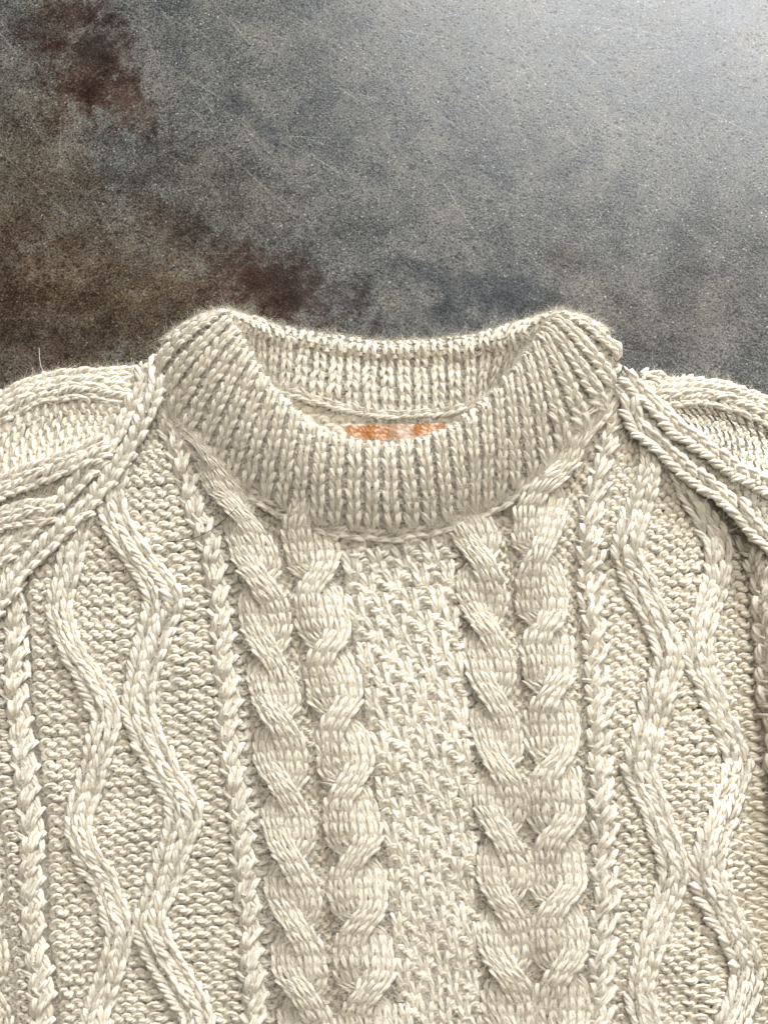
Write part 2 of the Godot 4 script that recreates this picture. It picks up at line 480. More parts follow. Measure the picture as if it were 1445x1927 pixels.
var inner := [Vector3(-0.0047, 0.0140, 0.0017), Vector3(-0.0304, 0.0150, -0.0037), Vector3(-0.0552, 0.0160, -0.0225), Vector3(-0.0696, 0.0150, -0.0426), Vector3(-0.0760, 0.0140, -0.0616), Vector3(-0.0795, 0.0130, -0.0778), Vector3(-0.0769, 0.0120, -0.0815), Vector3(-0.0684, 0.0110, -0.0757), Vector3(-0.0490, 0.0100, -0.0642), Vector3(-0.0007, 0.0090, -0.0522), Vector3(0.0440, 0.0100, -0.0567), Vector3(0.0653, 0.0110, -0.0693), Vector3(0.0740, 0.0120, -0.0783), Vector3(0.0781, 0.0130, -0.0778), Vector3(0.0746, 0.0140, -0.0616), Vector3(0.0655, 0.0150, -0.0426), Vector3(0.0484, 0.0160, -0.0240), Vector3(0.0291, 0.0150, -0.0052), Vector3(0.0101, 0.0140, 0.0003)]

func band_profile(f: float) -> Array:
	var o := ring(outer, f)
	var c := ring(crest, f)
	var i := ring(inner, f)
	var m := (o + c) * 0.5
	var t := ((ring(outer, f + 0.15) + ring(crest, f + 0.15)) * 0.5 - (ring(outer, f - 0.15) + ring(crest, f - 0.15)) * 0.5).normalized()
	var e := (c - o).normalized()
	var n := e.cross(t).normalized()
	var inside := c - n * 0.0055 - e * 0.002
	var lift := Vector3.UP * 0.0015
	return [o - n * 0.001, m + n * 0.0030, c + n * 0.0012 - e * 0.0030, c + e * 0.0006 - n * 0.0022, inside, (inside + i) * 0.5 + lift, i]

func neckband(parent: Node) -> void:
	var band := Node3D.new()
	band.name = "neckband"
	parent.add_child(band, true)
	# even steps round the ring
	var total := crest.size()
	var lengths: Array[float] = [0.0]
	var m := total * 16
	for i in m:
		var a := ring(crest, i / 16.0).lerp(ring(outer, i / 16.0), 0.3)
		var b := ring(crest, (i + 1) / 16.0).lerp(ring(outer, (i + 1) / 16.0), 0.3)
		lengths.append(lengths[i] + a.distance_to(b))
	var ribs := roundi(lengths[m] / 0.0088)
	var at: Array[float] = []
	var k := 0
	for i in ribs * 2:
		var d := lengths[m] * i / (ribs * 2.0)
		while k < m - 1 and lengths[k + 1] < d:
			k += 1
		at.append((k + (d - lengths[k]) / maxf(lengths[k + 1] - lengths[k], 1e-9)) / 16.0)
	var valley := Cloth.new(true)
	var rows: Array = []
	for i in ribs * 2:
		rows.append(even(band_profile(at[i]), 0.0054))
	for i in ribs * 2:
		var here: Array = rows[i]
		var prior: Array = rows[posmod(i - 1, ribs * 2)]
		var after: Array = rows[posmod(i + 1, ribs * 2)]
		var c := Cloth.new()
		var n := here.size() - 1
		for j in n:
			var a: Vector3 = here[j]
			var b: Vector3 = here[j + 1]
			var y := b - a
			var g := (j + 0.5) / n
			var pm: Vector3 = prior[roundi(g * (prior.size() - 1))]
			var am: Vector3 = after[roundi(g * (after.size() - 1))]
			var x := pm - am
			x -= y * (x.dot(y) / y.length_squared())
			if x.length() > 0.014:
				x = x.normalized() * 0.014
			if x.length() < 0.004:
				x = x.normalized() * 0.004
			var z := x.cross(y).normalized()
			if i % 2 == 0:
				put(c, (a + b) * 0.5 + z * 0.0006, x * 0.80, y, z * DEPTH, false, true)
			else:
				put(valley, (a + b) * 0.5 - z * 0.0030, x * 0.6, y, z * DEPTH * 0.8, true)
		if i % 2 == 0:
			finish("rib", c, band)
	finish("rib_valleys", valley, band, "stuff")
	# the folded cloth under the stitches
	var us := steps(0.0, total, total * 6)
	var lining := func(u: float, v: float) -> Vector3:
		var p := band_profile(u)
		var p1 := band_profile(u + 0.05)
		var q := curve(p, v)
		var t := curve(p1, v) - q
		var e := curve(p, v + 0.05) - curve(p, v - 0.05)
		return q - e.cross(t).normalized() * 0.0036
	sheet("lining", lining, us, steps(0.0, 6.0, 18), func(_p): return true, band)
	# the picked-up edge that shows inside the back of the neck
	var ridge := Cloth.new()
	var edge_line: Array[Vector3] = []
	for i in 12:
		edge_line.append(ring(inner, 6.6 + i * 0.42) + Vector3(0, -0.0006, 0.001))
	band_of_chains(ridge, edge_line, 1, 0.0044, 0.001, 0.0058)
	finish("picked_up_edge", ridge, band)
	# and the row under the ribs in front
	ridge = Cloth.new()
	edge_line = []
	for i in 23:
		var f := 13.5 + i * 0.5
		var o := ring(outer, f)
		edge_line.append(o + (o - ring(crest, f)).normalized() * 0.0028 - Vector3(0, 0.0042, 0))
	band_of_chains(ridge, edge_line, 1, 0.0062, 0.0008, 0.0064)
	finish("picked_up_edge", ridge, band)
	fuzz_over(band, 2)

# ---------------------------------------------------------------- sleeves and back: cloth stretched between lines
func loft(rows: Array, s: float, f: float) -> Vector3:    # f 0..1 along every line
	var i := clampi(int(floor(s)), 0, rows.size() - 2)
	var g := s - i
	var out: Array[Vector3] = []
	for k in [i - 1, i, i + 1, i + 2]:
		var line: Array = rows[clampi(k, 0, rows.size() - 1)]
		out.append(curve(line, f * (line.size() - 1)))
	return out[1] + 0.5 * g * (out[2] - out[0] + g * (2.0 * out[0] - 5.0 * out[1] + 4.0 * out[2] - out[3] + g * (3.0 * (out[1] - out[2]) + out[3] - out[0])))

func purl_loft(called: String, rows: Array, s0: float, s1: float, across: int, down: int, parent: Node, keep: Callable) -> void:
	var c := Cloth.new(true)
	for i in across:
		for j in down:
			var s := lerpf(s0, s1, (i + 0.5) / across)
			var f := (j + 0.5) / down
			var p := loft(rows, s, f)
			if not keep.call(p):
				continue
			var x := (loft(rows, s + 0.02, f) - loft(rows, s - 0.02, f)) / 0.04 * (s1 - s0) / across
			var y := (loft(rows, s, f - 0.01) - loft(rows, s, f + 0.01)) / 0.02 / down
			put(c, p, x * 1.04, y * 1.18, x.cross(y).normalized() * DEPTH, true)
	finish(called, c, parent, "stuff")

func cloth_under(called: String, rows: Array, parent: Node) -> void:
	sheet(called, func(u: float, v: float) -> Vector3: return loft(rows, u, v) - Vector3(0, 0.0032, 0), steps(0.0, rows.size() - 1.0, (rows.size() - 1) * 4), steps(0.0, 1.0, 16), func(_p): return true, parent)

func raised(p: Vector3) -> Vector3:
	return p + Vector3(0, 0.0042, 0)

func sub(called: String, parent: Node) -> Node3D:
	var o := Node3D.new()
	o.name = called
	parent.add_child(o, true)
	return o

func left_sleeve(parent: Node) -> void:
	var o := sub("sleeve", parent)
	o.set_meta("label", "left-hand sleeve shoulder with rope strands round a purl patch")
	var rows := [
		[Vector3(-0.1318, 0.0020, -0.0836), Vector3(-0.1524, 0.0020, -0.0836), Vector3(-0.1780, 0.0020, -0.0820), Vector3(-0.2000, 0.0020, -0.0733), Vector3(-0.2213, 0.0020, -0.0597)],
		[Vector3(-0.1287, 0.0120, -0.0742), Vector3(-0.1487, 0.0160, -0.0693), Vector3(-0.1736, 0.0160, -0.0671), Vector3(-0.1953, 0.0150, -0.0579), Vector3(-0.2169, 0.0120, -0.0455)],
		[Vector3(-0.1306, 0.0240, -0.0528), Vector3(-0.1521, 0.0250, -0.0569), Vector3(-0.1706, 0.0250, -0.0554), Vector3(-0.1893, 0.0240, -0.0479), Vector3(-0.2129, 0.0220, -0.0338)],
		[Vector3(-0.1354, 0.0250, -0.0378), Vector3(-0.1531, 0.0240, -0.0398), Vector3(-0.1718, 0.0240, -0.0359), Vector3(-0.1900, 0.0240, -0.0269), Vector3(-0.2109, 0.0220, -0.0154)],
		[Vector3(-0.1392, 0.0270, -0.0243), Vector3(-0.1558, 0.0280, -0.0162), Vector3(-0.1715, 0.0270, -0.0103), Vector3(-0.1868, 0.0270, -0.0030), Vector3(-0.2078, 0.0250, 0.0048)],
		[Vector3(-0.1526, 0.0260, -0.0043), Vector3(-0.1649, 0.0230, -0.0004), Vector3(-0.1766, 0.0230, 0.0031), Vector3(-0.1923, 0.0220, 0.0085), Vector3(-0.2083, 0.0200, 0.0128)],
		[Vector3(-0.1636, 0.0250, 0.0097), Vector3(-0.1711, 0.0260, 0.0118), Vector3(-0.1805, 0.0250, 0.0125), Vector3(-0.1908, 0.0250, 0.0154), Vector3(-0.2067, 0.0230, 0.0197)],
		[Vector3(-0.1746, 0.0230, 0.0239), Vector3(-0.1827, 0.0220, 0.0250), Vector3(-0.1906, 0.0210, 0.0274), Vector3(-0.1985, 0.0200, 0.0298), Vector3(-0.2061, 0.0200, 0.0327)],
		[Vector3(-0.1845, 0.0210, 0.0358), Vector3(-0.1894, 0.0200, 0.0410), Vector3(-0.1941, 0.0200, 0.0466), Vector3(-0.1990, 0.0200, 0.0493), Vector3(-0.2039, 0.0200, 0.0521)]]
	cloth_under("sleeve_cloth", rows, o)
	purl_loft("purl_patch", rows, 0.4, 5.9, 15, 16, o, func(p: Vector3): return p.y > 0.004)
	purl_loft("purl_patch", rows, 6.0, 8.0, 4, 9, o, func(_p): return true)
	for row in [[1.25, 2, 2.2], [1.95, 2, 3.4], [4.05, 2, 4.2], [6.0, 2, 3.6], [7.05, 1, 2.5]]:
		var line: Array[Vector3] = []
		for i in 9:
			line.append(loft(rows, row[0], i / 8.0))
		var c := Cloth.new()
		band_of_chains(c, line, row[1], 0.0064, row[2] * 0.001)
		finish("rope_strand", c, o)
	fuzz_over(o, 4)

func right_sleeve(parent: Node) -> void:
	var o := sub("sleeve", parent)
	o.set_meta("label", "right-hand sleeve shoulder with thick ridges and a bright purl patch")
	var rows := [
		[Vector3(0.1409, 0.0020, -0.0836), Vector3(0.1540, 0.0020, -0.0788), Vector3(0.1669, 0.0020, -0.0797), Vector3(0.1923, 0.0020, -0.0733), Vector3(0.2167, 0.0020, -0.0566)],
		[Vector3(0.1375, 0.0160, -0.0693), Vector3(0.1499, 0.0170, -0.0625), Vector3(0.1625, 0.0170, -0.0628), Vector3(0.1874, 0.0160, -0.0571), Vector3(0.2125, 0.0130, -0.0451)],
		[Vector3(0.1398, 0.0270, -0.0513), Vector3(0.1500, 0.0270, -0.0519), Vector3(0.1647, 0.0260, -0.0530), Vector3(0.1844, 0.0250, -0.0481), Vector3(0.2090, 0.0220, -0.0356)],
		[Vector3(0.1461, 0.0280, -0.0394), Vector3(0.1598, 0.0250, -0.0402), Vector3(0.1734, 0.0240, -0.0377), Vector3(0.1893, 0.0230, -0.0312), Vector3(0.2078, 0.0210, -0.0217)],
		[Vector3(0.1527, 0.0290, -0.0293), Vector3(0.1633, 0.0290, -0.0217), Vector3(0.1745, 0.0280, -0.0127), Vector3(0.1871, 0.0270, -0.0059), Vector3(0.2041, 0.0250, 0.0019)],
		[Vector3(0.1531, 0.0240, -0.0228), Vector3(0.1622, 0.0220, -0.0139), Vector3(0.1737, 0.0210, -0.0041), Vector3(0.1838, 0.0200, 0.0042), Vector3(0.2041, 0.0200, 0.0142)],
		[Vector3(0.1523, 0.0240, -0.0130), Vector3(0.1612, 0.0230, -0.0047), Vector3(0.1714, 0.0220, 0.0036), Vector3(0.1798, 0.0210, 0.0161), Vector3(0.2025, 0.0200, 0.0298)]]
	cloth_under("sleeve_cloth", rows, o)
	purl_loft("purl_patch", rows, 0.4, 6.0, 13, 15, o, func(p: Vector3): return p.y > 0.004)
	for row in [[1.2, 2, 2.2], [1.95, 2, 3.4]]:
		var line: Array[Vector3] = []
		for i in 9:
			line.append(loft(rows, row[0], i / 8.0))
		var c := Cloth.new()
		band_of_chains(c, line, row[1], 0.0064, row[2] * 0.001, 0.0056, true)
		finish("rope_strand", c, o)
	var c := Cloth.new()
	band_of_chains(c, [Vector3(0.1239, 0.0300, -0.0620), Vector3(0.1302, 0.0290, -0.0546), Vector3(0.1365, 0.0290, -0.0473), Vector3(0.1441, 0.0290, -0.0374), Vector3(0.1526, 0.0290, -0.0287), Vector3(0.1632, 0.0290, -0.0211), Vector3(0.1744, 0.0280, -0.0116), Vector3(0.1870, 0.0270, -0.0045), Vector3(0.2038, 0.0250, 0.0048)], 1, 0.0100, 0.0015, 0.0062)
	finish("sleeve_seam", c, o)
	fuzz_over(o, 5)

# ---------------------------------------------------------------- the floor
const FLOOR_W := 1250
const FLOOR_H := 950
const TEXEL := 0.0004

func noise(freq: float, octaves: int, number: int, w := FLOOR_W, h := FLOOR_H, kind := FastNoiseLite.TYPE_SIMPLEX_SMOOTH) -> PackedByteArray:
	var n := FastNoiseLite.new()
	n.seed = number
	n.noise_type = kind
	n.frequency = freq
	n.fractal_type = FastNoiseLite.FRACTAL_FBM if octaves > 1 else FastNoiseLite.FRACTAL_NONE
	n.fractal_octaves = octaves
	return n.get_image(w, h, false, false, false).get_data()

func concrete_floor() -> void:
	var w := FLOOR_W
	var h := FLOOR_H
	var broad := noise(0.004, 4, 3)
	var cloudy := noise(0.012, 4, 8)
	var mid := noise(0.05, 3, 21)
	var grain := noise(0.32, 2, 34)
	var grit := noise(0.22, 1, 55)
	var sand := noise(0.9, 1, 66, w, h, FastNoiseLite.TYPE_VALUE)
	var stones := noise(0.16, 1, 71, w, h, FastNoiseLite.TYPE_CELLULAR)
	var left := -w * TEXEL * 0.5
	var top := -0.365
	# stains: centre x, z, radii, turn, strength, kind (0 rust brown, 1 blue grey, 2 warm ochre)
	var stains := [
		[-0.1760, -0.2872, 0.026, 0.040, 0.3, 1.0, 0], [-0.1736, -0.2970, 0.016, 0.022, 0.2, 0.8, 1], [-0.1553, -0.2620, 0.030, 0.020, 0.5, 1.0, 0], [-0.1961, -0.3189, 0.03, 0.03, 0.0, 0.7, 0],
		[-0.0551, -0.1326, 0.042, 0.022, 0.35, 1.0, 0], [-0.0746, -0.1445, 0.035, 0.018, 0.5, 0.55, 0], [-0.2150, -0.2190, 0.05, 0.09, 0.0, 0.8, 2], [-0.1373, -0.1548, 0.11, 0.07, 0.3, 0.75, 2], [-0.1662, -0.1075, 0.11, 0.05, 0.0, 0.8, 2], [-0.2063, -0.1618, 0.04, 0.06, 0.0, 0.6, 2],
		[-0.1297, -0.1758, 0.03, 0.018, 0.6, 0.45, 0], [-0.1766, -0.1275, 0.08, 0.05, 0.0, 0.5, 2], [-0.1147, -0.1208, 0.07, 0.035, 0.0, 0.55, 2], [-0.0687, -0.2394, 0.008, 0.024, -0.6, 0.9, 1],
		[-0.0881, -0.2601, 0.014, 0.010, 0.3, 0.5, 1], [0.0522, -0.1343, 0.05, 0.02, 0.2, 0.8, 1], [-0.0242, -0.1275, 0.03, 0.015, 0.0, 0.6, 1], [0.1000, -0.1514, 0.012, 0.014, 0.0, 0.7, 2],
		[0.1692, -0.1275, 0.07, 0.03, 0.0, 0.45, 2], [0.1992, -0.1653, 0.04, 0.03, 0.0, 0.35, 2], [0.1090, -0.0977, 0.05, 0.03, 0.0, 0.4, 2], [0.0284, -0.1141, 0.05, 0.02, 0.0, 0.6, 1], [-0.0982, -0.2080, 0.05, 0.03, 0.4, 0.3, 2],
		[-0.1913, -0.0977, 0.05, 0.03, 0.4, 0.5, 0], [-0.1871, -0.3269, 0.02, 0.012, 0.4, 0.6, 0], [0.0849, -0.2190, 0.06, 0.02, 0.4, 0.25, 1]]
	var kinds := [Vector3(0.52, 0.30, 0.21), Vector3(0.42, 0.46, 0.54), Vector3(0.87, 0.73, 0.59)]
	var tint := PackedVector3Array()
	var small := 3
	var sw := w / small + 2
	var sh := h / small + 2
	for j in sh:
		for i in sw:
			var c := Vector3.ONE
			var px := mini(i * small, w - 1)
			var py := mini(j * small, h - 1)
			var x := left + px * TEXEL
			var z := top + py * TEXEL
			var nb := cloudy[py * w + px] / 255.0 - 0.5
			var nm := mid[py * w + px] / 255.0 - 0.5
			for s in stains:
				var dx: float = x - s[0]
				var dz: float = z - s[1]
				var ca := cos(s[4])
				var sa := sin(s[4])
				var d := sqrt(pow((dx * ca + dz * sa) / s[2], 2.0) + pow((dz * ca - dx * sa) / s[3], 2.0))
				if d < 2.2:
					var amount: float = s[5] * (1.0 - (smoothstep(0.2, 1.5, d + nb * 1.0 + nm * 0.8) if s[6] == 2 else smoothstep(0.3, 1.35, d + nb * 1.3 + nm * 0.9 + (grit[py * w + px] / 255.0 - 0.5) * 0.6)))
					c *= Vector3.ONE.lerp(kinds[s[6]], amount)
			tint.append(c)
	var pits := PackedFloat32Array()
	pits.resize(w * h)
	var marks := PackedFloat32Array()
	marks.resize(w * h)
	var r := RandomNumberGenerator.new()
	r.seed = 77
	# pores and pale grains of sand
	for i in 11500:
		var x := r.randi_range(4, w - 6)
		var y := r.randi_range(4, h - 6)
		var rad := 1.15 if i % 2 else r.randf_range(1.4, 2.2) if i % 60 else r.randf_range(2.2, 3.4)
		var deep := r.randf_range(0.55, 1.0)
		for b in range(-3, 4):
			for a in range(-3, 4):
				var d := sqrt(a * a + b * b) / rad + (grit[(y + b) * w + x + a] / 255.0 - 0.5) * 0.8
				if d < 1.25:
					pits[(y + b) * w + x + a] = maxf(pits[(y + b) * w + x + a], deep * (1.0 - smoothstep(0.85, 1.25, d)))
	for i in 11000:
		var x := r.randi_range(2, w - 6)
		var y := r.randi_range(2, h - 6)
		var bright := pow(r.randf(), 2.2) * 1.5
		marks[y * w + x] += bright
		if r.randf() < 0.75:
			marks[y * w + x + 1] += bright * 0.8
		if r.randf() < 0.6:
			marks[(y + 1) * w + x] += bright * 0.7
			marks[(y + 1) * w + x + 1] += bright * 0.5
	# dark drips
	for i in 46:
		var cx := r.randi_range(20, w - 20)
		var cy := r.randi_range(20, h - 20)
		var rad := r.randf_range(2.0, 7.0)
		for b in range(-9, 10):
			for a in range(-9, 10):
				var px := cx + a
				var py := cy + b
				if px < 0 or py < 0 or px >= w or py >= h:
					continue
				var d := sqrt(a * a + b * b * 1.2) / rad + (grit[py * w + px] / 255.0 - 0.5) * 0.9
				if d < 1.0:
					marks[py * w + px] -= (1.0 - d) * r.randf_range(0.5, 1.1)
	# fine scratches, most of them along one diagonal, and the dark arcs of a trowel in the far right corner
	for i in 260:
		var a := r.randfn(0.75, 0.35) if r.randf() < 0.75 else r.randf() * PI
		var x := r.randf() * w
		var y := r.randf() * h
		var n := int(r.randf_range(30, 220))
		var strength := r.randf_range(0.1, 0.6)
		var bend := r.randfn() * 0.0008
		for k in n:
			x += cos(a)
			y += sin(a)
			a += bend
			var at := int(y) * w + int(x)
			if x < 0 or y < 0 or x >= w or y >= h:
				break
			marks[at] += strength * (1.0 - absf(2.0 * k / n - 1.0)) * (0.5 + r.randf())
	for i in 34:
		var x: float = r.randf_range(760, 980)
		var y: float = r.randf_range(40, 300)
		var a := r.randf_range(0.12, 0.32)
		var strength := r.randf_range(0.08, 0.5) if i % 3 == 0 else 0.12
		for k in int(r.randf_range(150, 420)):
			x += cos(a)
			y += sin(a)
			a -= 0.0011
			if x < 0 or y < 0 or x >= w or y >= h:
				break
			marks[int(y) * w + int(x)] -= strength * (0.4 + 0.6 * r.randf())
	var color := PackedByteArray()
	color.resize(w * h * 3)
	var relief := PackedByteArray()
	relief.resize(w * h)
	var gloss := PackedByteArray()
	gloss.resize(w * h)
	var k := 0
	for j in h:
		var fy := float(j) / small
		var jy := int(fy)
		fy -= jy
		for i in w:
			var fx := float(i) / small
			var ix := int(fx)
			fx -= ix
			var q := jy * sw + ix
			var c := tint[q].lerp(tint[q + 1], fx).lerp(tint[q + sw].lerp(tint[q + sw + 1], fx), fy)
			var gr := grain[k] / 255.0 - 0.5
			var bl := broad[k] / 255.0 - 0.5
			var cl := cloudy[k] / 255.0 - 0.5
			var v := 0.058 * (1.0 + gr * 2.1 + bl * 0.8 + cl * 0.75 + (mid[k] / 255.0 - 0.5) * 0.5 + (grit[k] / 255.0 - 0.5) * 1.1 + (sand[k] / 255.0 - 0.5) * 1.5 + (stones[k] / 255.0 - 0.5) * 0.25)
			v = v * (1.0 - 0.93 * pits[k]) + 0.19 * marks[k] * (1.0 if marks[k] > 0.0 else 0.6)
			v = maxf(v, 0.012)
			var hue := cl * 0.16 + bl * 0.12
			color[k * 3] = int(255.0 * pow(minf(v * c.x * (1.0 + hue), 1.0), 0.4545))
			color[k * 3 + 1] = int(255.0 * pow(minf(v * c.y * 1.0, 1.0), 0.4545))
			color[k * 3 + 2] = int(255.0 * pow(minf(v * c.z * (0.90 - hue), 1.0), 0.4545))
			relief[k] = clampi(int(150 + gr * 60 + (sand[k] / 255.0 - 0.5) * 30 - pits[k] * 60 + marks[k] * 18), 0, 255)
			gloss[k] = clampi(int(128 + gr * 40 + cl * 60 + pits[k] * 15), 0, 255)
			k += 1
	var m := StandardMaterial3D.new()
	m.albedo_texture = ImageTexture.create_from_image(Image.create_from_data(w, h, false, Image.FORMAT_RGB8, color))
	m.roughness = 0.60
	m.roughness_texture = ImageTexture.create_from_image(Image.create_from_data(w, h, false, Image.FORMAT_L8, gloss))
	m.metallic_specular = 0.285
	m.heightmap_enabled = true
	m.heightmap_texture = ImageTexture.create_from_image(Image.create_from_data(w, h, false, Image.FORMAT_L8, relief))
	m.heightmap_scale = 0.016
	var st := SurfaceTool.new()
	st.begin(Mesh.PRIMITIVE_TRIANGLES)
	for id in [0, 1, 2, 0, 2, 3]:
		var p := Vector3(-2.0 if id == 0 or id == 3 else 2.0, 0.0, -2.0 if id < 2 else 2.0)
		st.set_normal(Vector3.UP)
		st.set_uv(Vector2((p.x - left) / (w * TEXEL), (p.z - top) / (h * TEXEL)))
		st.add_vertex(p)
	var o := piece("floor", st.commit(), m, self)
	o.set_meta("kind", "structure")
	o.set_meta("label", "stained grey and rust brown polished concrete floor")

func strand(called: String, points: Array, thick: float, m: Material) -> MeshInstance3D:
	var path := even(points, 0.002)
	var st := SurfaceTool.new()
	st.begin(Mesh.PRIMITIVE_TRIANGLES)
	for i in path.size():
		var t: Vector3 = (path[mini(i + 1, path.size() - 1)] - path[maxi(i - 1, 0)]).normalized()
		var side := t.cross(Vector3.UP).normalized()
		var up := side.cross(t)
		for s in 5:
			var n := side * cos(s * TAU / 5.0) + up * sin(s * TAU / 5.0)
			st.set_normal(n)
			st.add_vertex(path[i] + n * thick)
	for i in path.size() - 1:
		for s in 5:
			var a := i * 5 + s
			var b := i * 5 + (s + 1) % 5
			for id in [a, b, a + 5, b, b + 5, a + 5]:
				st.add_index(id)
	return piece(called, st.commit(), m, self)

func neck_label(parent: Node) -> void:
	# a shiny, crinkled tan strip sewn inside the back of the neck
	var st := SurfaceTool.new()
	st.begin(Mesh.PRIMITIVE_TRIANGLES)
	var p00: Vector3 = Vector3(-0.0192, 0.0135, -0.0430)
	var p10: Vector3 = Vector3(0.0319, 0.0135, -0.0442)
	var p01: Vector3 = Vector3(-0.0191, 0.0130, -0.0283)
	var p11: Vector3 = Vector3(0.0328, 0.0130, -0.0283)
	var nu := 90
	var nv := 24
	var n := FastNoiseLite.new()
	n.seed = 5
	n.frequency = 1.0
	for j in nv + 1:
		for i in nu + 1:
			var f := float(i) / nu
			var g := float(j) / nv
			var p := p00.lerp(p10, f).lerp(p01.lerp(p11, f), g)
			var smooth := smoothstep(0.40, 0.46, f) * (1.0 - smoothstep(0.64, 0.70, f))
			var wave := 0.0007 * sin(f * 26.0 + 0.8 * sin(g * 5.0)) + 0.0006 * n.get_noise_2d(f * 16.0, g * 7.0) * (1.0 - 0.5 * smooth) + 0.0002 * n.get_noise_2d(f * 60.0, g * 24.0) * (1.0 - smooth)
			p.y += wave + 0.0010 * sin(g * PI)
			p.z += 0.0006 * n.get_noise_2d(f * 20.0, 3.0)
			var tan_part := Color(0.20, 0.075, 0.018).lerp(Color(0.26, 0.115, 0.035), clampf(n.get_noise_2d(f * 9.0, g * 4.0 + 9.0) + 0.4, 0.0, 1.0))
			var beige := Color(0.24, 0.155, 0.095)
			var c := tan_part.lerp(beige, smooth)
			if absf(f - 0.385) < 0.03:
				c = c.lerp(Color(0.20, 0.075, 0.012), 0.7)
			st.set_color(c)
			st.set_uv(Vector2(f, g))
			st.add_vertex(p)
	for j in nv:
		for i in nu:
			var q := j * (nu + 1) + i
			for id in [q, q + 1, q + nu + 2, q, q + nu + 2, q + nu + 1]:
				st.add_index(id)
	st.generate_normals()
	var m := StandardMaterial3D.new()
	m.vertex_color_use_as_albedo = true
	m.roughness = 0.4
	m.metallic_specular = 0.4
	m.cull_mode = BaseMaterial3D.CULL_DISABLED
	var o := piece("neck_label", st.commit(), m, parent)
	o.set_meta("label", "shiny crinkled orange tan label inside the neck")

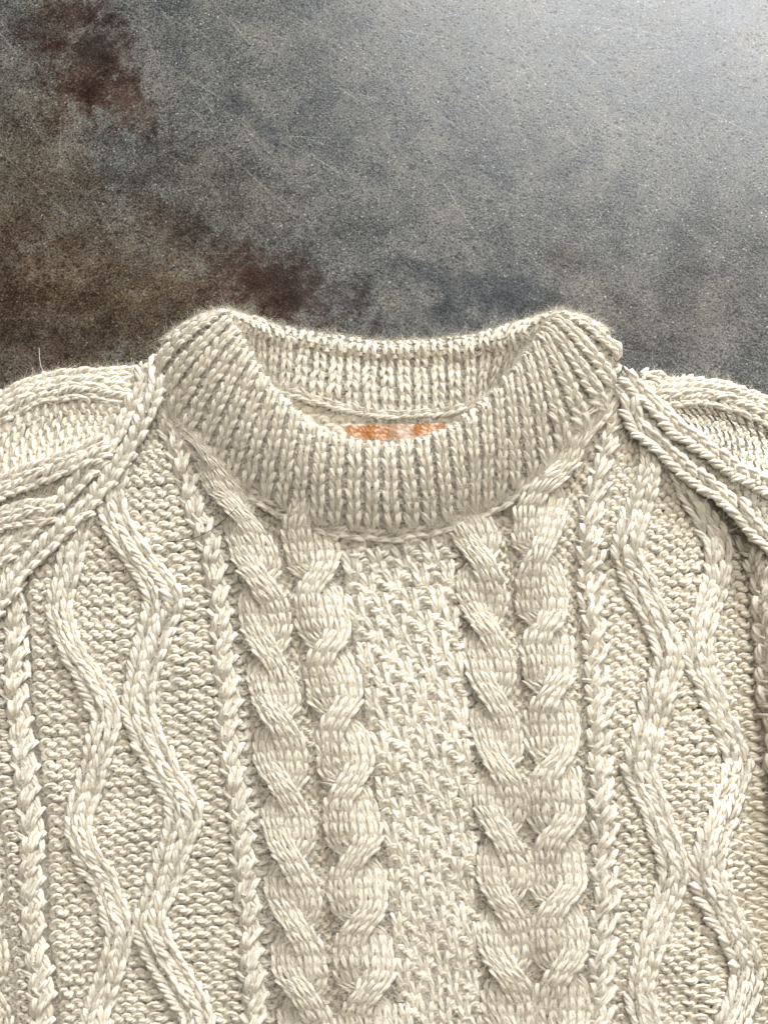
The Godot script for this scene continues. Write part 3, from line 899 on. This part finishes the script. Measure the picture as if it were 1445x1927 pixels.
# ----------------------------------------------------------------
func _ready() -> void:
	rng.seed = 20
	waves.seed = 12
	waves.noise_type = FastNoiseLite.TYPE_SIMPLEX_SMOOTH
	waves.frequency = 24.0
	waves.fractal_octaves = 2
	var camera := Camera3D.new()
	camera.name = "camera"
	camera.fov = 40.0
	camera.near = 0.02
	camera.far = 30.0
	add_child(camera)
	camera.look_at_from_position(Vector3(0, 0.67499, 0.27271), Vector3.ZERO, Vector3(0, 0, -1))
	camera.current = true
	var world := WorldEnvironment.new()
	world.name = "world"
	var e := Environment.new()
	e.background_mode = Environment.BG_COLOR
	e.background_color = lin(0.05, 0.05, 0.05)
	e.background_energy_multiplier = 1.0
	e.tonemap_mode = Environment.TONE_MAPPER_LINEAR
	e.tonemap_exposure = 1.34
	e.sdfgi_enabled = true
	e.ssao_enabled = true
	e.ssil_enabled = true
	world.environment = e
	add_child(world)
	# the window beyond the upper right of the picture
	var lamp := AreaLight3D.new()
	lamp.name = "window_light"
	lamp.area_size = Vector2(1.3, 1.1)
	lamp.light_color = Color(0.985, 0.99, 1.0)
	lamp.light_energy = 13.0
	lamp.area_normalize_energy = true
	lamp.area_range = 8.0
	lamp.shadow_enabled = true
	add_child(lamp)
	lamp.look_at_from_position(Vector3(0.65, 1.3, -1.9), Vector3(0, 0, -0.05), Vector3.UP)
	# soft light from the room overhead
	var room := AreaLight3D.new()
	room.name = "ceiling_light"
	room.area_size = Vector2(1.6, 1.6)
	room.light_color = Color(1.0, 0.98, 0.945)
	room.light_energy = 4.0
	room.area_normalize_energy = true
	room.area_range = 8.0
	room.shadow_enabled = true
	add_child(room)
	room.look_at_from_position(Vector3(0.3, 2.25, 0.15), Vector3(0, 0, 0.05), Vector3(0, 0, -1))

	wool = StandardMaterial3D.new()
	wool.albedo_color = lin(0.61, 0.57, 0.483)
	wool.vertex_color_use_as_albedo = true
	wool.roughness = 0.95
	wool.metallic_specular = 0.08
	wool.backlight_enabled = true
	wool.backlight = lin(0.1, 0.095, 0.085)
	wool.cull_mode = BaseMaterial3D.CULL_DISABLED
	for i in 8:
		knit.append(stitch_mesh(i, false))
		purl.append(stitch_mesh(i, true))
		rib.append(stitch_mesh(i + 50, false, true))

	concrete_floor()

	var jumper := thing("jumper", "cream wool cable-knit jumper laid flat on the concrete floor", "jumper")
	left_seam.assign([Vector3(-0.1186, 0.0239, -0.0581), Vector3(-0.1228, 0.0243, -0.0393), Vector3(-0.1279, 0.0244, -0.0252), Vector3(-0.1346, 0.0243, -0.0129), Vector3(-0.1416, 0.0240, 0.0015), Vector3(-0.1485, 0.0239, 0.0092), Vector3(-0.1577, 0.0236, 0.0194), Vector3(-0.1665, 0.0233, 0.0288), Vector3(-0.1745, 0.0230, 0.0393), Vector3(-0.1807, 0.0228, 0.0486), Vector3(-0.1851, 0.0227, 0.0568), Vector3(-0.1937, 0.0224, 0.0692), Vector3(-0.2136, 0.0218, 0.0981)])
	right_seam.assign([Vector3(0.1273, 0.0238, -0.0566), Vector3(0.1299, 0.0237, -0.0378), Vector3(0.1396, 0.0233, -0.0278), Vector3(0.1484, 0.0227, -0.0174), Vector3(0.1577, 0.0213, -0.0089), Vector3(0.1682, 0.0186, -0.0025), Vector3(0.1770, 0.0170, 0.0044), Vector3(0.1840, 0.0176, 0.0164), Vector3(0.1907, 0.0225, 0.0274), Vector3(0.1996, 0.0338, 0.0459), Vector3(0.2181, 0.0446, 0.0761)])
	for i in 160:
		var f := i * crest.size() / 160.0
		var p := ring(outer, f).lerp(ring(crest, f), 0.22)
		neck_area.append(Vector2(p.x, p.z))

	var front := sub("front_panel", jumper)
	sheet("backing_cloth", func(u: float, v: float) -> Vector3: return body(u, v, -7.5), steps(0.0, 80.0, 80), steps(-3.0, 68.0, 71), func(p): return on_body(p, 0.006), front)
	purl_ground("purl_ground", 6, 7, front)
	purl_ground("purl_ground", 9, 22, front)
	purl_ground("purl_ground", 24, 38, front, -4.2)
	purl_ground("purl_ground", 46, 60, front, -4.2)
	purl_ground("purl_ground", 22, 24, front, -1.6)
	purl_ground("purl_ground", 60, 62, front, -1.6)
	purl_ground("purl_ground", 0, 6, front, -4.2)
	purl_ground("purl_ground", 62, 73, front)
	purl_ground("purl_ground", 75, 80, front)
	cable("rope_cable", 0.0, 3, 6.1, 26.0, 2.9, 1, 7.0, 2.4, front)
	cable("rope_cable", 25.0, 3, 6.1, 23.7, 3.0, 1, 7.0, 2.5, front)
	cable("rope_cable", 32.0, 3, 6.1, 23.9, 2.1, -1, 7.0, 2.2, front)
	cable("rope_cable", 46.0, 3, 6.05, 23.5, 3.0, 1, 7.0, 2.5, front)
	cable("rope_cable", 53.0, 3, 6.1, 23.6, 2.1, -1, 7.0, 2.2, front)
	for s in [7.0, 22.0, 60.0, 73.0]:
		cable("twisted_cord", s, 1, 2.0, 20.3 + s * 0.01, 1.0, -1, 3.6, 1.6, front)
	diamonds("diamond_lattice", 15.5, 4.0, 27.6, 18.95, front)
	diamonds("diamond_lattice", 67.5, 3.9, 27.4, 18.95, front)
	purl_ground("purl_ground", 38, 46, front, -0.4)
	moss("moss_stitch", 38, 46, front)
	var seam := Cloth.new()
	band_of_chains(seam, [Vector3(-0.1165, 0.0298, -0.0612), Vector3(-0.1177, 0.0291, -0.0512), Vector3(-0.1228, 0.0284, -0.0362), Vector3(-0.1283, 0.0274, -0.0233), Vector3(-0.1349, 0.0263, -0.0115), Vector3(-0.1420, 0.0260, 0.0015), Vector3(-0.1488, 0.0258, 0.0100), Vector3(-0.1581, 0.0256, 0.0201), Vector3(-0.1667, 0.0253, 0.0296), Vector3(-0.1747, 0.0250, 0.0400), Vector3(-0.1809, 0.0248, 0.0493), Vector3(-0.1855, 0.0247, 0.0575), Vector3(-0.1957, 0.0244, 0.0698)], 1, 0.0085, 0.0018, 0.0060)
	finish("shoulder_seam", seam, front)
	seam = Cloth.new()
	band_of_chains(seam, [Vector3(-0.1224, 0.0280, -0.0667), Vector3(-0.1234, 0.0280, -0.0609), Vector3(-0.1260, 0.0280, -0.0517), Vector3(-0.1299, 0.0280, -0.0439), Vector3(-0.1350, 0.0280, -0.0316), Vector3(-0.1420, 0.0280, -0.0168), Vector3(-0.1513, 0.0270, -0.0071), Vector3(-0.1599, 0.0270, 0.0042), Vector3(-0.1677, 0.0260, 0.0118), Vector3(-0.1764, 0.0250, 0.0219), Vector3(-0.1850, 0.0240, 0.0305), Vector3(-0.1989, 0.0230, 0.0435)], 1, 0.0085, 0.0012, 0.0060)
	finish("shoulder_seam", seam, front)
	seam = Cloth.new()
	band_of_chains(seam, [Vector3(0.1235, 0.0270, -0.0565), Vector3(0.1256, 0.0260, -0.0448), Vector3(0.1280, 0.0260, -0.0355), Vector3(0.1382, 0.0260, -0.0260), Vector3(0.1470, 0.0260, -0.0154), Vector3(0.1559, 0.0260, -0.0063), Vector3(0.1657, 0.0260, 0.0012), Vector3(0.1748, 0.0250, 0.0085), Vector3(0.1822, 0.0240, 0.0195), Vector3(0.1906, 0.0230, 0.0276), Vector3(0.2055, 0.0220, 0.0445)], 1, 0.0098, 0.0025, 0.0062)
	finish("shoulder_seam", seam, front)

	for sides in [[[Vector3(-0.1280, 0.0200, -0.0709), Vector3(-0.1345, 0.0200, -0.0432), Vector3(-0.1490, 0.0200, -0.0118), Vector3(-0.1694, 0.0190, 0.0095), Vector3(-0.1882, 0.0190, 0.0295), Vector3(-0.2055, 0.0180, 0.0431)], [Vector3(-0.1171, 0.0200, -0.0647), Vector3(-0.1258, 0.0190, -0.0346), Vector3(-0.1406, 0.0180, -0.0024), Vector3(-0.1652, 0.0170, 0.0259), Vector3(-0.1886, 0.0170, 0.0566), Vector3(-0.2028, 0.0160, 0.0726)]],
			[[Vector3(0.1231, 0.0200, -0.0585), Vector3(0.1306, 0.0190, -0.0361), Vector3(0.1483, 0.0180, -0.0157), Vector3(0.1687, 0.0170, 0.0015), Vector3(0.1901, 0.0170, 0.0287), Vector3(0.2045, 0.0160, 0.0452)], [Vector3(0.1263, 0.0240, -0.0673), Vector3(0.1412, 0.0240, -0.0443), Vector3(0.1588, 0.0230, -0.0238), Vector3(0.1792, 0.0220, -0.0080), Vector3(0.1966, 0.0210, 0.0075), Vector3(0.2068, 0.0200, 0.0142)]]]:
		purl_loft("seam_ground", [sides[0].map(raised), sides[1].map(raised)], 0.0, 1.0, 4, 24, front, func(_p): return true)
		sheet("seam_cloth", func(u: float, v: float) -> Vector3: return curve(sides[0], v).lerp(curve(sides[1], v), u), steps(0.0, 1.0, 4), steps(0.0, 5.0, 20), func(_p): return true, front)

	fuzz_over(front, 1)
	neckband(jumper)
	var back := sub("back_panel", jumper)
	var rows := [
		[Vector3(-0.0840, 0.0050, -0.0982), Vector3(-0.0825, 0.0060, -0.0656), Vector3(-0.0813, 0.0060, -0.0346), Vector3(-0.0798, 0.0060, 0.0014)],
		[Vector3(-0.0007, 0.0040, -0.0922), Vector3(-0.0007, 0.0050, -0.0661), Vector3(-0.0007, 0.0060, -0.0346), Vector3(-0.0007, 0.0060, 0.0014)],
		[Vector3(0.0826, 0.0050, -0.0982), Vector3(0.0811, 0.0060, -0.0656), Vector3(0.0799, 0.0060, -0.0346), Vector3(0.0784, 0.0060, 0.0014)]]
	cloth_under("back_cloth", rows, back)
	purl_loft("purl_ground", rows, 0.0, 2.0, 23, 15, back, func(_p): return true)
	neck_label(jumper)
	fuzz_over(back, 3)
	left_sleeve(jumper)
	right_sleeve(jumper)

	var dark := matte(0.012, 0.009, 0.008, 0.4)
	var hair := strand("hair", [Vector3(-0.0717, 0.0347, 0.0111), Vector3(-0.0801, 0.0337, 0.0196), Vector3(-0.0870, 0.0327, 0.0243), Vector3(-0.0973, 0.0288, 0.0270), Vector3(-0.1066, 0.0261, 0.0260)], 0.00017, dark)
	tag(hair, "single curved dark hair lying across the knit left of the neckband", "hair")
	var pale := matte(0.62, 0.55, 0.44)
	var fibre := strand("fibre", [Vector3(-0.1870, 0.0004, -0.0958), Vector3(-0.1854, 0.0015, -0.0871), Vector3(-0.1833, 0.0022, -0.0812), Vector3(-0.1800, 0.0010, -0.0764)], 0.00012, pale)
	tag(fibre, "pale curved wool fibre on the brown concrete above the left sleeve", "fibre")
	print("stitches ", stitches)
